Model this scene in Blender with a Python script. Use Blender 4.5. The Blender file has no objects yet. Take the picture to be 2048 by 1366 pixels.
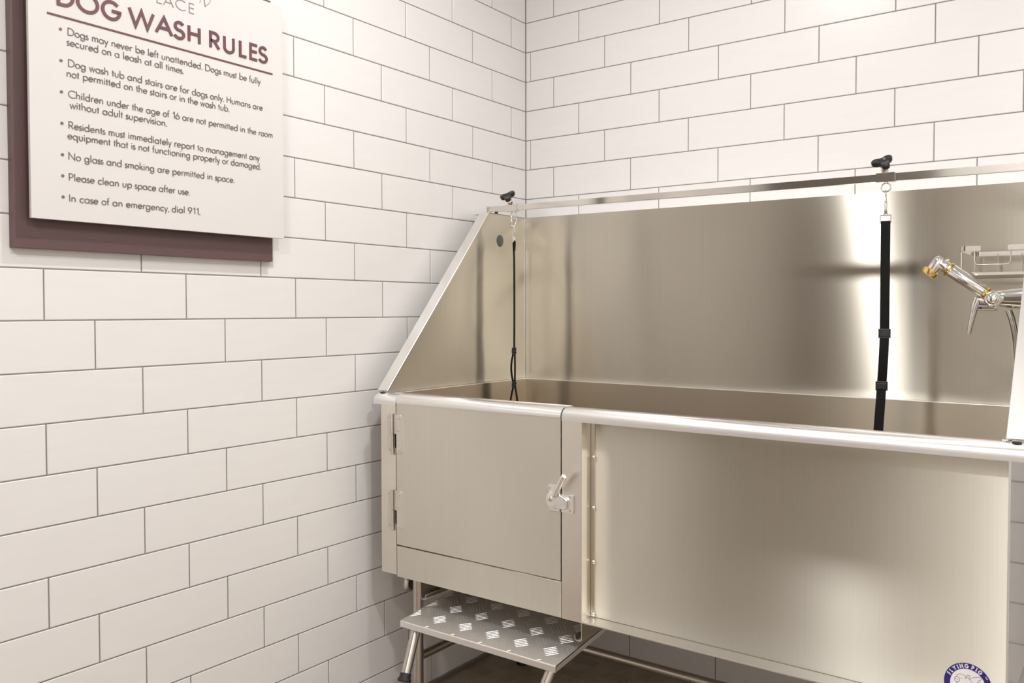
import bpy, bmesh, math, random
from mathutils import Vector, Matrix

random.seed(7)
S = bpy.context.scene
COL = S.collection
PI = math.pi

# ------------------------------------------------------------------ camera
cd = bpy.data.cameras.new('camera')
cam = bpy.data.objects.new('camera', cd)
COL.objects.link(cam)
cd.sensor_fit = 'HORIZONTAL'
cd.sensor_width = 36.0
cd.lens = 1675.405 / 2048 * 36.0
cd.shift_x = (1024 - 1102.389) / 2048
cd.shift_y = (665.464 - 683) / 2048
cd.clip_start = 0.02
RX = Vector((0.82076, 0.57127, -0.0001))
UP = Vector((-0.01534, 0.02223, 0.99964))
FW = Vector((-0.57107, 0.82046, -0.02701))
cam.matrix_world = Matrix(((RX.x, UP.x, -FW.x, 1.79246),
                           (RX.y, UP.y, -FW.y, -2.41648),
                           (RX.z, UP.z, -FW.z, 1.17644),
                           (0, 0, 0, 1)))
S.camera = cam

# ------------------------------------------------------------------ world and exposure
W = bpy.data.worlds.new('world')
S.world = W
W.use_nodes = True
W.node_tree.nodes['Background'].inputs[0].default_value = (1, 0.97, 0.93, 1)
W.node_tree.nodes['Background'].inputs[1].default_value = 0.3
S.view_settings.view_transform = 'Standard'
S.view_settings.look = 'None'
S.view_settings.exposure = 0.05
S.view_settings.gamma = 1.0
S.view_settings.use_curve_mapping = False
# the room's own lamps: (x, y, watts); each is built with its fixture further down
CEIL = 2.62
DOWNLIGHTS = [(0.84, -1.08, 13.8), (2.05, -1.85, 22.0), (1.58, -2.84, 19.0)]
LAMP_COLOR = (1.0, 0.998, 0.995)

# ------------------------------------------------------------------ materials
def newmat(name):
    m = bpy.data.materials.new(name)
    m.use_nodes = True
    return m, m.node_tree.nodes, m.node_tree.links, m.node_tree.nodes['Principled BSDF']

def plain(name, col, rough=0.5, metal=0.0, noise=0.0, nscale=8.0, bump=0.0, bscale=60.0, spec=0.5):
    m, N, L, b = newmat(name)
    b.inputs['Base Color'].default_value = (*col, 1)
    b.inputs['Roughness'].default_value = rough
    b.inputs['Metallic'].default_value = metal
    b.inputs['Specular IOR Level'].default_value = spec
    tc = N.new('ShaderNodeTexCoord')
    if noise:
        n = N.new('ShaderNodeTexNoise'); n.inputs['Scale'].default_value = nscale; n.inputs['Detail'].default_value = 4
        L.new(tc.outputs['Object'], n.inputs['Vector'])
        mx = N.new('ShaderNodeMix'); mx.data_type = 'RGBA'
        mx.inputs['A'].default_value = (*[c * (1 - noise) for c in col], 1)
        mx.inputs['B'].default_value = (*[min(1, c * (1 + noise)) for c in col], 1)
        L.new(n.outputs['Fac'], mx.inputs['Factor'])
        L.new(mx.outputs['Result'], b.inputs['Base Color'])
    if bump:
        n2 = N.new('ShaderNodeTexNoise'); n2.inputs['Scale'].default_value = bscale
        L.new(tc.outputs['Object'], n2.inputs['Vector'])
        bp = N.new('ShaderNodeBump'); bp.inputs['Strength'].default_value = bump; bp.inputs['Distance'].default_value = 0.002
        L.new(n2.outputs['Fac'], bp.inputs['Height'])
        L.new(bp.outputs['Normal'], b.inputs['Normal'])
    return m

def brushed(name, col, rough, aniso, stretch=(420, 420, 2)):
    """Brushed stainless sheet: strongly anisotropic gloss, smeared along z."""
    m, N, L, b = newmat(name)
    N.remove(b)
    g = N.new('ShaderNodeBsdfAnisotropic')
    g.distribution = 'MULTI_GGX'
    g.inputs['Roughness'].default_value = rough
    g.inputs['Anisotropy'].default_value = aniso
    tg = N.new('ShaderNodeTangent'); tg.direction_type = 'RADIAL'; tg.axis = 'Z'
    L.new(tg.outputs['Tangent'], g.inputs['Tangent'])
    tc = N.new('ShaderNodeTexCoord')
    mp = N.new('ShaderNodeMapping'); mp.inputs['Scale'].default_value = stretch
    L.new(tc.outputs['Object'], mp.inputs['Vector'])
    n = N.new('ShaderNodeTexNoise'); n.inputs['Scale'].default_value = 1.0; n.inputs['Detail'].default_value = 3
    L.new(mp.outputs['Vector'], n.inputs['Vector'])
    mx = N.new('ShaderNodeMix'); mx.data_type = 'RGBA'
    mx.inputs['A'].default_value = (*[c * 0.96 for c in col], 1)
    mx.inputs['B'].default_value = (*[min(1, c * 1.04) for c in col], 1)
    L.new(n.outputs['Fac'], mx.inputs['Factor'])
    L.new(mx.outputs['Result'], g.inputs['Color'])
    L.new(g.outputs['BSDF'], N['Material Output'].inputs['Surface'])
    return m

STEEL_COL = (0.735, 0.685, 0.595)
M = {}
M['steel'] = brushed('brushed_stainless', STEEL_COL, 0.36, 0.78)
M['steel_basin'] = brushed('brushed_stainless_basin_shaded', (0.55, 0.48, 0.385), 0.40, 0.6)  # darker copy of the brushed steel, basin shade put into the colour
M['steel_front'] = brushed('brushed_stainless_apron', (0.93, 0.89, 0.795), 0.46, 0.73)
M['steel_rim'] = plain('satin_stainless_rim', (0.88, 0.865, 0.84), 0.30, 1.0, 0.04, 7)
M['rim'] = brushed('satin_stainless_rim_lengthwise', (0.93, 0.91, 0.88), 0.38, -0.5, (3, 300, 300))
M['hinge_steel'] = plain('dull_hinge_steel', (0.74, 0.70, 0.65), 0.36, 1.0, 0.05, 25)
M['side_steel'] = plain('dimmed_side_sheet_steel', (0.40, 0.375, 0.355), 0.13, 1.0, 0.04, 5)  # steel darkened so the dim wall it mirrors sits in the colour
M['post_steel'] = plain('satin_post_steel', (0.79, 0.735, 0.665), 0.32, 1.0, 0.03, 9)
M['steel_tube'] = plain('stainless_tube', (0.62, 0.58, 0.52), 0.24, 1.0, 0.04, 6)
M['chrome'] = plain('polished_chrome', (0.82, 0.80, 0.77), 0.07, 1.0, 0.02, 5)
M['polished'] = plain('polished_stainless', (0.68, 0.65, 0.60), 0.10, 1.0, 0.03, 4)
M['bolt'] = plain('screw_steel', (0.78, 0.75, 0.70), 0.22, 1.0, 0.03, 30)
M['brass'] = plain('polished_brass', (0.83, 0.60, 0.20), 0.16, 1.0, 0.05, 40)
M['aluminium'] = plain('diamond_plate_aluminium', (0.88, 0.855, 0.84), 0.44, 1.0, 0.06, 14, 0.05, 90)
M['alu_edge'] = plain('scuffed_aluminium_edge', (0.70, 0.67, 0.63), 0.34, 1.0, 0.10, 60, 0.12, 150)
M['rubber'] = plain('black_rubber', (0.022, 0.021, 0.022), 0.55, 0, 0.2, 40, 0.1, 200)
M['plastic'] = plain('black_plastic', (0.018, 0.017, 0.0175), 0.34, 0, 0.15, 20)
M['webbing'] = plain('black_nylon_webbing', (0.008, 0.0075, 0.0075), 0.8, 0, 0.3, 300, 0.4, 700, 0.2)
M['sign_dark'] = plain('maroon_sign_board', (0.118, 0.068, 0.068), 0.42, 0, 0.05, 3)
M['sign_white'] = plain('frosted_white_acrylic', (0.715, 0.685, 0.665), 0.30, 0, 0.02, 2)
M['letter'] = plain('plum_lettering', (0.15, 0.062, 0.07), 0.45, 0, 0.05, 30)
M['text'] = plain('taupe_grey_lettering', (0.17, 0.140, 0.128), 0.5, 0, 0.05, 30)
M['logo'] = plain('silver_grey_lettering', (0.27, 0.24, 0.23), 0.5, 0, 0.05, 30)
M['paint'] = plain('warm_white_paint', (0.82, 0.80, 0.78), 0.6, 0, 0.02, 3)
M['taupe'] = plain('taupe_wall_paint', (0.52, 0.49, 0.46), 0.6, 0, 0.03, 3)
M['darkleaf'] = plain('dark_taupe_added_door', (0.20, 0.18, 0.16), 0.5, 0, 0.08, 5)
M['ceiling'] = plain('white_ceiling_paint', (0.84, 0.83, 0.82), 0.8, 0, 0.02, 3)
M['darkwood'] = plain('dark_brown_laminate', (0.07, 0.05, 0.042), 0.4, 0, 0.2, 6)
M['cove'] = plain('grey_metal_trim', (0.30, 0.28, 0.25), 0.4, 0.6, 0.05, 8)
M['sticker_blue'] = plain('navy_vinyl', (0.018, 0.012, 0.16), 0.35, 0, 0.05, 20)
M['sticker_white'] = plain('white_vinyl', (0.80, 0.76, 0.76), 0.4, 0, 0.02, 20)
M['ink'] = plain('brown_ink', (0.10, 0.055, 0.055), 0.5, 0, 0.05, 50)
M['grout'] = plain('grey_grout', (0.235, 0.215, 0.20), 0.9, 0, 0.12, 60, 0.3, 200)

def tile_mat():
    m, N, L, b = newmat('glazed_white_tile')
    tc = N.new('ShaderNodeTexCoord')
    mp = N.new('ShaderNodeMapping'); mp.inputs['Scale'].default_value = (9, 9, 55)
    L.new(tc.outputs['Object'], mp.inputs['Vector'])
    n = N.new('ShaderNodeTexNoise'); n.inputs['Scale'].default_value = 1.0; n.inputs['Detail'].default_value = 5
    L.new(mp.outputs['Vector'], n.inputs['Vector'])
    mx = N.new('ShaderNodeMix'); mx.data_type = 'RGBA'
    mx.inputs['A'].default_value = (0.785, 0.758, 0.738, 1)
    mx.inputs['B'].default_value = (0.825, 0.802, 0.785, 1)
    L.new(n.outputs['Fac'], mx.inputs['Factor'])
    L.new(mx.outputs['Result'], b.inputs['Base Color'])
    b.inputs['Roughness'].default_value = 0.30
    b.inputs['Specular IOR Level'].default_value = 0.45
    n2 = N.new('ShaderNodeTexNoise'); n2.inputs['Scale'].default_value = 14; n2.inputs['Detail'].default_value = 2
    L.new(tc.outputs['Object'], n2.inputs['Vector'])
    bp = N.new('ShaderNodeBump'); bp.inputs['Strength'].default_value = 0.10; bp.inputs['Distance'].default_value = 0.004
    L.new(n2.outputs['Fac'], bp.inputs['Height'])
    L.new(bp.outputs['Normal'], b.inputs['Normal'])
    return m
M['tile'] = tile_mat()

def floor_mat():
    m, N, L, b = newmat('brown_mosaic_floor')
    tc = N.new('ShaderNodeTexCoord')
    br = N.new('ShaderNodeTexBrick')
    br.offset = 0.5; br.squash = 1.0
    br.inputs['Color1'].default_value = (0.42, 0.335, 0.25, 1)
    br.inputs['Color2'].default_value = (0.52, 0.43, 0.335, 1)
    br.inputs['Mortar'].default_value = (0.50, 0.42, 0.335, 1)
    br.inputs['Scale'].default_value = 1.0
    br.inputs['Mortar Size'].default_value = 0.0012
    br.inputs['Brick Width'].default_value = 0.10
    br.inputs['Row Height'].default_value = 0.05
    L.new(tc.outputs['Object'], br.inputs['Vector'])
    n = N.new('ShaderNodeTexNoise'); n.inputs['Scale'].default_value = 18; n.inputs['Detail'].default_value = 6
    L.new(tc.outputs['Object'], n.inputs['Vector'])
    mx = N.new('ShaderNodeMix'); mx.data_type = 'RGBA'; mx.blend_type = 'MULTIPLY'
    mx.inputs['Factor'].default_value = 0.5
    L.new(br.outputs['Color'], mx.inputs['A']); L.new(n.outputs['Fac'], mx.inputs['B'])
    L.new(mx.outputs['Result'], b.inputs['Base Color'])
    b.inputs['Roughness'].default_value = 0.5
    return m
M['floor'] = floor_mat()

def emit_mat(name, col, strength):
    m, N, L, b = newmat(name)
    b.inputs['Base Color'].default_value = (0.8, 0.8, 0.8, 1)
    b.inputs['Emission Color'].default_value = (*col, 1)
    b.inputs['Emission Strength'].default_value = strength
    return m
M['diffuser'] = emit_mat('lamp_diffuser', (1.0, 0.95, 0.88), 14.0)

# ------------------------------------------------------------------ helpers
def obj(name, bm, mat, parent=None, smooth=False, loc=None):
    me = bpy.data.meshes.new(name)
    bmesh.ops.recalc_face_normals(bm, faces=bm.faces)
    bm.to_mesh(me); bm.free()
    mats = mat if isinstance(mat, (list, tuple)) else [mat]
    for mm in mats:
        me.materials.append(M[mm])
    if smooth:
        me.polygons.foreach_set('use_smooth', [True] * len(me.polygons))
        try:
            me.set_sharp_from_angle(angle=math.radians(38))
        except Exception:
            pass
    o = bpy.data.objects.new(name, me)
    COL.objects.link(o)
    if parent is not None:
        o.parent = parent
        w = Vector((0, 0, 0)); p = parent
        while p is not None:
            w += p.location; p = p.parent
        if not parent.get('_local'):
            me.transform(Matrix.Translation(-w))
    return o

def tag(o, label=None, cat=None, group=None, kind=None):
    if label: o['label'] = label
    if cat: o['category'] = cat
    if group: o['group'] = group
    if kind: o['kind'] = kind
    return o

def thing(name, loc, label, cat, group=None):
    o = bpy.data.objects.new(name, None)
    o.empty_display_size = 0.05
    COL.objects.link(o)
    o.location = loc
    return tag(o, label, cat, group)

def struct(name, bm, mat, parent=None, smooth=False):
    o = obj(name, bm, mat, parent, smooth)
    if parent is None: o['kind'] = 'structure'
    return o

def B(): return bmesh.new()

def box(bm, x0, x1, y0, y1, z0, z1, bev=0.0, seg=2, mi=0):
    vs = [bm.verts.new(p) for p in ((x0, y0, z0), (x1, y0, z0), (x1, y1, z0), (x0, y1, z0),
                                    (x0, y0, z1), (x1, y0, z1), (x1, y1, z1), (x0, y1, z1))]
    fs = [bm.faces.new([vs[i] for i in f]) for f in ((0, 3, 2, 1), (4, 5, 6, 7), (0, 1, 5, 4), (1, 2, 6, 5), (2, 3, 7, 6), (3, 0, 4, 7))]
    for f in fs: f.material_index = mi
    if bev:
        es = list({e for f in fs for e in f.edges})
        bmesh.ops.bevel(bm, geom=es, offset=bev, segments=seg, affect='EDGES', profile=0.5, material=mi)
    return vs

def frames(pts):
    pts = [Vector(p) for p in pts]
    T = []
    for i in range(len(pts)):
        a = pts[max(i - 1, 0)]; b = pts[min(i + 1, len(pts) - 1)]
        T.append((b - a).normalized())
    ref = Vector((0, 0, 1)) if abs(T[0].z) < 0.9 else Vector((1, 0, 0))
    n = T[0].cross(ref).normalized()
    out = []
    for i, t in enumerate(T):
        n = (n - t * n.dot(t)).normalized()
        out.append((pts[i], t, n, t.cross(n)))
    return out

def tube(bm, pts, r, seg=14, caps=True, closed=False):
    fr = frames(pts)
    rings = []
    for i, (p, t, n, b) in enumerate(fr):
        rr = r[i] if isinstance(r, (list, tuple)) else r
        rings.append([bm.verts.new(p + (n * math.cos(2 * PI * k / seg) + b * math.sin(2 * PI * k / seg)) * rr) for k in range(seg)])
    cnt = len(rings)
    for i in range(cnt if closed else cnt - 1):
        A = rings[i]; C = rings[(i + 1) % cnt]
        for k in range(seg):
            bm.faces.new((A[k], A[(k + 1) % seg], C[(k + 1) % seg], C[k]))
    if caps and not closed:
        bm.faces.new(rings[0][::-1]); bm.faces.new(rings[-1])

def lathe(bm, origin, axis, prof, seg=24):
    """prof: (distance along axis, radius)"""
    o = Vector(origin); a = Vector(axis).normalized()
    ref = Vector((0, 0, 1)) if abs(a.z) < 0.9 else Vector((1, 0, 0))
    n = a.cross(ref).normalized(); b = a.cross(n)
    rings = []
    for d, r in prof:
        if r < 1e-6:
            rings.append([bm.verts.new(o + a * d)])
        else:
            rings.append([bm.verts.new(o + a * d + (n * math.cos(2 * PI * k / seg) + b * math.sin(2 * PI * k / seg)) * r) for k in range(seg)])
    for A, C in zip(rings, rings[1:]):
        for k in range(seg):
            k2 = (k + 1) % seg
            if len(A) == 1 and len(C) == 1: continue
            if len(A) == 1: bm.faces.new((A[0], C[k2], C[k]))
            elif len(C) == 1: bm.faces.new((A[k], A[k2], C[0]))
            else: bm.faces.new((A[k], A[k2], C[k2], C[k]))
    if len(rings[0]) > 1: bm.faces.new(rings[0][::-1])
    if len(rings[-1]) > 1: bm.faces.new(rings[-1])

def torus(bm, c, R, r, u, v, a0=0.0, a1=2 * PI, n=28, seg=10):
    c = Vector(c); u = Vector(u).normalized(); v = Vector(v).normalized()
    full = abs(a1 - a0 - 2 * PI) < 1e-6
    k = n if full else n + 1
    pts = [c + (u * math.cos(a0 + (a1 - a0) * i / n) + v * math.sin(a0 + (a1 - a0) * i / n)) * R for i in range(k)]
    if full:
        w = u.cross(v)
        rings = []
        for i in range(n):
            d = (pts[i] - c).normalized()
            rings.append([bm.verts.new(pts[i] + (d * math.cos(2 * PI * j / seg) + w * math.sin(2 * PI * j / seg)) * r) for j in range(seg)])
        for i in range(n):
            A = rings[i]; C = rings[(i + 1) % n]
            for j in range(seg):
                bm.faces.new((A[j], A[(j + 1) % seg], C[(j + 1) % seg], C[j]))
    else:
        tube(bm, pts, r, seg)

def prism(bm, outline, fn, d0, d1, bev=0.0, holes=()):
    """outline: 2D points; fn(u, v, d) -> 3D. Extruded from d0 to d1, with optional holes."""
    loops = [outline] + list(holes)
    b2 = bmesh.new()
    edges = []
    for lp in loops:
        vs = [b2.verts.new((p[0], p[1], 0)) for p in lp]
        edges += [b2.edges.new((vs[i], vs[(i + 1) % len(vs)])) for i in range(len(vs))]
    if holes:
        bmesh.ops.triangle_fill(b2, use_beauty=True, use_dissolve=False, edges=edges)
    else:
        b2.faces.new(b2.verts[:])
    b2.verts.ensure_lookup_table()
    lo = {v.index: None for v in b2.verts}
    b2.verts.index_update()
    lo = [bm.verts.new(fn(v.co.x, v.co.y, d0)) for v in b2.verts]
    hi = [bm.verts.new(fn(v.co.x, v.co.y, d1)) for v in b2.verts]
    newf = []
    for f in b2.faces:
        ids = [v.index for v in f.verts]
        newf.append(bm.faces.new([lo[i] for i in ids][::-1]))
        newf.append(bm.faces.new([hi[i] for i in ids]))
    for e in b2.edges:
        if len(e.link_faces) == 1:
            i, j = e.verts[0].index, e.verts[1].index
            newf.append(bm.faces.new((lo[i], lo[j], hi[j], hi[i])))
    b2.free()
    bmesh.ops.recalc_face_normals(bm, faces=newf)
    if bev:
        es = [e for e in {e for f in newf for e in f.edges} if len(e.link_faces) == 2 and e.calc_face_angle(0) > 0.5]
        bmesh.ops.bevel(bm, geom=es, offset=bev, segments=2, affect='EDGES', profile=0.5)

def strap(bm, pts, wdir, w, t):
    """flat band swept along pts; width direction wdir"""
    pts = [Vector(p) for p in pts]; wdir = Vector(wdir).normalized()
    rings = []
    for i in range(len(pts)):
        a = pts[max(i - 1, 0)]; b = pts[min(i + 1, len(pts) - 1)]
        d = (b - a).normalized(); n = d.cross(wdir).normalized()
        rings.append([bm.verts.new(pts[i] + wdir * (sw * w / 2) + n * (sn * t / 2)) for sw, sn in ((-1, -1), (1, -1), (1, 1), (-1, 1))])
    for A, C in zip(rings, rings[1:]):
        for k in range(4):
            bm.faces.new((A[k], A[(k + 1) % 4], C[(k + 1) % 4], C[k]))
    bm.faces.new(rings[0][::-1]); bm.faces.new(rings[-1])

def sheet(bm, prof, x0, x1, closed=True):
    """extrude a closed (y, z) profile along x"""
    A = [bm.verts.new((x0, y, z)) for y, z in prof]
    C = [bm.verts.new((x1, y, z)) for y, z in prof]
    n = len(prof)
    for k in range(n):
        bm.faces.new((A[k], A[(k + 1) % n], C[(k + 1) % n], C[k]))
    bm.faces.new(A[::-1]); bm.faces.new(C)

# ------------------------------------------------------------------ stroke lettering
def arc(cx, cy, rx, ry, a0, a1, n=None):
    n = n or max(6, int(abs(a1 - a0) / 12))
    return [(cx + rx * math.cos(math.radians(a0 + (a1 - a0) * i / n)), cy + ry * math.sin(math.radians(a0 + (a1 - a0) * i / n))) for i in range(n + 1)]
X = 0.60   # x-height
R_ = 0.29
LOWER_W = 0.88     # lower case drawn a little narrower
def bowl(cx): return arc(cx, X / 2, R_, X / 2, 0, 360, 28)
G = {
 'D': (0.68, [[(0, 0), (0, 1), (0.20, 1)] + arc(0.21, 0.5, 0.47, 0.5, 90, -90)[1:-1] + [(0.20, 0), (0, 0)]]),
 'O': (0.98, [arc(0.49, 0.5, 0.49, 0.51, 0, 360, 36)]),
 'G': (0.88, [arc(0.46, 0.5, 0.44, 0.51, 42, 352, 30) + [(0.90, 0.48), (0.50, 0.48)]]),
 'W': (1.18, [[(0, 1), (0.30, 0), (0.59, 0.97), (0.88, 0), (1.18, 1)]]),
 'A': (0.80, [[(0, 0), (0.40, 1), (0.80, 0)], [(0.15, 0.34), (0.65, 0.34)]]),
 'S': (0.50, [arc(0.26, 0.755, 0.215, 0.25, 28, 255) + [(0.26, 0.50)] + arc(0.24, 0.255, 0.25, 0.26, 75, -158)]),
 'H': (0.56, [[(0, 0), (0, 1)], [(0.56, 0), (0.56, 1)], [(0, 0.53), (0.56, 0.53)]]),
 'R': (0.50, [[(0, 0), (0, 1), (0.2, 1)] + arc(0.2, 0.73, 0.26, 0.27, 90, -90)[1:] + [(0, 0.46)], [(0.2, 0.46), (0.50, 0)]]),
 'U': (0.55, [[(0, 1), (0, 0.29)] + arc(0.275, 0.28, 0.275, 0.29, 180, 360)[1:] + [(0.55, 1)]]),
 'L': (0.38, [[(0, 1), (0, 0), (0.38, 0)]]),
 'E': (0.42, [[(0.42, 1), (0, 1), (0, 0), (0.42, 0)], [(0, 0.53), (0.40, 0.53)]]),
 'P': (0.46, [[(0, 0), (0, 1), (0.2, 1)] + arc(0.2, 0.73, 0.26, 0.27, 90, -90)[1:] + [(0, 0.46)]]),
 'C': (0.78, [arc(0.49, 0.5, 0.49, 0.51, 48, 312, 28)]),
 'N': (0.68, [[(0, 0), (0, 1), (0.68, 0), (0.68, 1)]]),
 'I': (0.02, [[(0.01, 0), (0.01, 1)]]),
 'F': (0.40, [[(0.40, 1), (0, 1), (0, 0)], [(0, 0.53), (0.38, 0.53)]]),
 'Y': (0.66, [[(0, 1), (0.33, 0.48), (0.66, 1)], [(0.33, 0.48), (0.33, 0)]]),
 'a': (0.58, [bowl(0.29), [(0.58, X), (0.58, 0)]]),
 'b': (0.58, [bowl(0.29), [(0, 1.06), (0, 0)]]),
 'c': (0.48, [arc(0.29, X / 2, R_, X / 2, 50, 310)]),
 'd': (0.58, [bowl(0.29), [(0.58, 1.06), (0.58, 0)]]),
 'e': (0.56, [[(0.01, 0.31), (0.56, 0.31)] + arc(0.285, X / 2, 0.275, X / 2, 4, 320)]),
 'f': (0.26, [arc(0.25, 0.90, 0.14, 0.15, 70, 180) + [(0.11, 0)], [(0, X), (0.25, X)]]),
 'g': (0.58, [bowl(0.29), [(0.58, X), (0.58, -0.08)] + arc(0.30, -0.08, 0.28, 0.25, 0, -165)[1:]]),
 'h': (0.44, [[(0, 1.06), (0, 0)], [(0, 0.34)] + arc(0.22, 0.36, 0.22, 0.24, 175, 0) + [(0.44, 0)]]),
 'i': (0.02, [[(0.01, 0), (0.01, X)], [(0.01, 0.80), (0.01, 0.90)]]),
 'k': (0.42, [[(0, 1.06), (0, 0)], [(0.38, X), (0.02, 0.29)], [(0.10, 0.37), (0.42, 0)]]),
 'l': (0.02, [[(0.01, 0), (0.01, 1.06)]]),
 'm': (0.74, [[(0, X), (0, 0)], [(0, 0.36)] + arc(0.185, 0.40, 0.185, 0.20, 175, 0) + [(0.37, 0)], [(0.37, 0.36)] + arc(0.555, 0.40, 0.185, 0.20, 175, 0) + [(0.74, 0)]]),
 'n': (0.44, [[(0, X), (0, 0)], [(0, 0.34)] + arc(0.22, 0.37, 0.22, 0.23, 175, 0) + [(0.44, 0)]]),
 'o': (0.58, [bowl(0.29)]),
 'p': (0.58, [bowl(0.29), [(0, X), (0, -0.38)]]),
 'q': (0.58, [bowl(0.29), [(0.58, X), (0.58, -0.38)]]),
 'r': (0.25, [[(0, X), (0, 0)], [(0, 0.36)] + arc(0.17, 0.42, 0.17, 0.18, 170, 55)]),
 's': (0.32, [arc(0.165, 0.45, 0.135, 0.145, 30, 255) + arc(0.155, 0.15, 0.16, 0.155, 75, -155)]),
 't': (0.24, [[(0.12, 0), (0.12, 0.86)], [(0, X), (0.24, X)]]),
 'u': (0.44, [[(0, X), (0, 0.24)] + arc(0.22, 0.23, 0.22, 0.235, 180, 360)[1:] + [(0.44, X)]]),
 'v': (0.46, [[(0, X), (0.23, 0), (0.46, X)]]),
 'w': (0.76, [[(0, X), (0.2, 0), (0.38, 0.58), (0.56, 0), (0.76, X)]]),
 'y': (0.48, [[(0, X), (0.245, 0.02)], [(0.48, X), (0.12, -0.38)]]),
 '1': (0.20, [[(0.0, 0.80), (0.20, 1), (0.20, 0)]]),
 '6': (0.54, [arc(0.27, 0.29, 0.27, 0.29, 0, 360, 26), [(0.05, 0.42), (0.36, 1)]]),
 '9': (0.54, [arc(0.27, 0.71, 0.27, 0.29, 0, 360, 26), [(0.49, 0.58), (0.18, 0)]]),
 '.': (0.09, [[(0.05, -0.03), (0.05, 0.08)]]),
 ',': (0.06, [[(0.05, 0.05), (0.0, -0.13)]]),
}
for c_ in 'abcdeghkmnopqsuvwy':
    G[c_] = (G[c_][0] * LOWER_W, [[(px * LOWER_W, py) for px, py in st_] for st_ in G[c_][1]])
ST, RD, DG = 0.105, 0.060, 0.035      # side bearings: stem, bowl, diagonal
LB = {c: ST for c in 'DHRULEPNIFbhiklmnpru'}; LB.update({c: RD for c in 'OGCacdegoq69'})
LB['1'] = 0.15; LB[','] = LB['.'] = 0.06
RB = {c: ST for c in 'HUNIadghilmnqu1'}; RB.update({c: RD for c in 'DOPGbopCec69R'})
def layout(text, gap=1.0, space=0.34):
    x = 0; out = []
    for n_, ch in enumerate(text):
        if ch == ' ':
            x += space; continue
        w, st = G[ch]
        if n_: x += LB.get(ch, DG) * gap
        out += [[(x + px, py) for px, py in s_] for s_ in st]
        x += w
        if n_ < len(text) - 1: x += RB.get(ch, DG) * gap
    return out, x

def ribbon(bm, pts, hw, fn, d0, d1):
    """stroke of half width hw (in mapped metres) along 2D metre points, extruded d0..d1"""
    P = [Vector(p) for p in pts]
    closed = (P[0] - P[-1]).length < 1e-7
    if closed: P = P[:-1]
    n = len(P)
    L_, R2 = [], []
    for i in range(n):
        if closed: a, b = P[i - 1], P[(i + 1) % n]
        else: a, b = P[max(i - 1, 0)], P[min(i + 1, n - 1)]
        d1_ = (P[i] - a); d2_ = (b - P[i])
        if d1_.length < 1e-9: d1_ = d2_
        if d2_.length < 1e-9: d2_ = d1_
        n1 = Vector((-d1_.y, d1_.x)).normalized(); n2 = Vector((-d2_.y, d2_.x)).normalized()
        m = n1 + n2
        if m.length < 0.3: m = n1
        m.normalize()
        s = hw / max(0.40, m.dot(n1))
        L_.append(P[i] + m * s); R2.append(P[i] - m * s)
    lt = [bm.verts.new(fn(p.x, p.y, d1)) for p in L_]; rt = [bm.verts.new(fn(p.x, p.y, d1)) for p in R2]
    lb = [bm.verts.new(fn(p.x, p.y, d0)) for p in L_]; rb = [bm.verts.new(fn(p.x, p.y, d0)) for p in R2]
    for i in range(n if closed else n - 1):
        j = (i + 1) % n
        bm.faces.new((lt[i], rt[i], rt[j], lt[j]))
        bm.faces.new((lb[i], lb[j], rb[j], rb[i]))
        bm.faces.new((lt[i], lt[j], lb[j], lb[i]))
        bm.faces.new((rt[i], rb[i], rb[j], rt[j]))
    if not closed:
        bm.faces.new((lt[0], lb[0], rb[0], rt[0])); bm.faces.new((lt[-1], rt[-1], rb[-1], lb[-1]))

def write(bm, text, x0, x1, base, cap, hw, fn, d0, d1, gap=1.0, space=0.30):
    st, w = layout(text, gap, space)
    sx = (x1 - x0 - 2 * hw) / w
    for q, s in enumerate(st):
        ribbon(bm, [(x0 + hw + px * sx, base + py * cap) for px, py in s], hw, fn, d0, d1 + (q % 4) * 0.00013)

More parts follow.
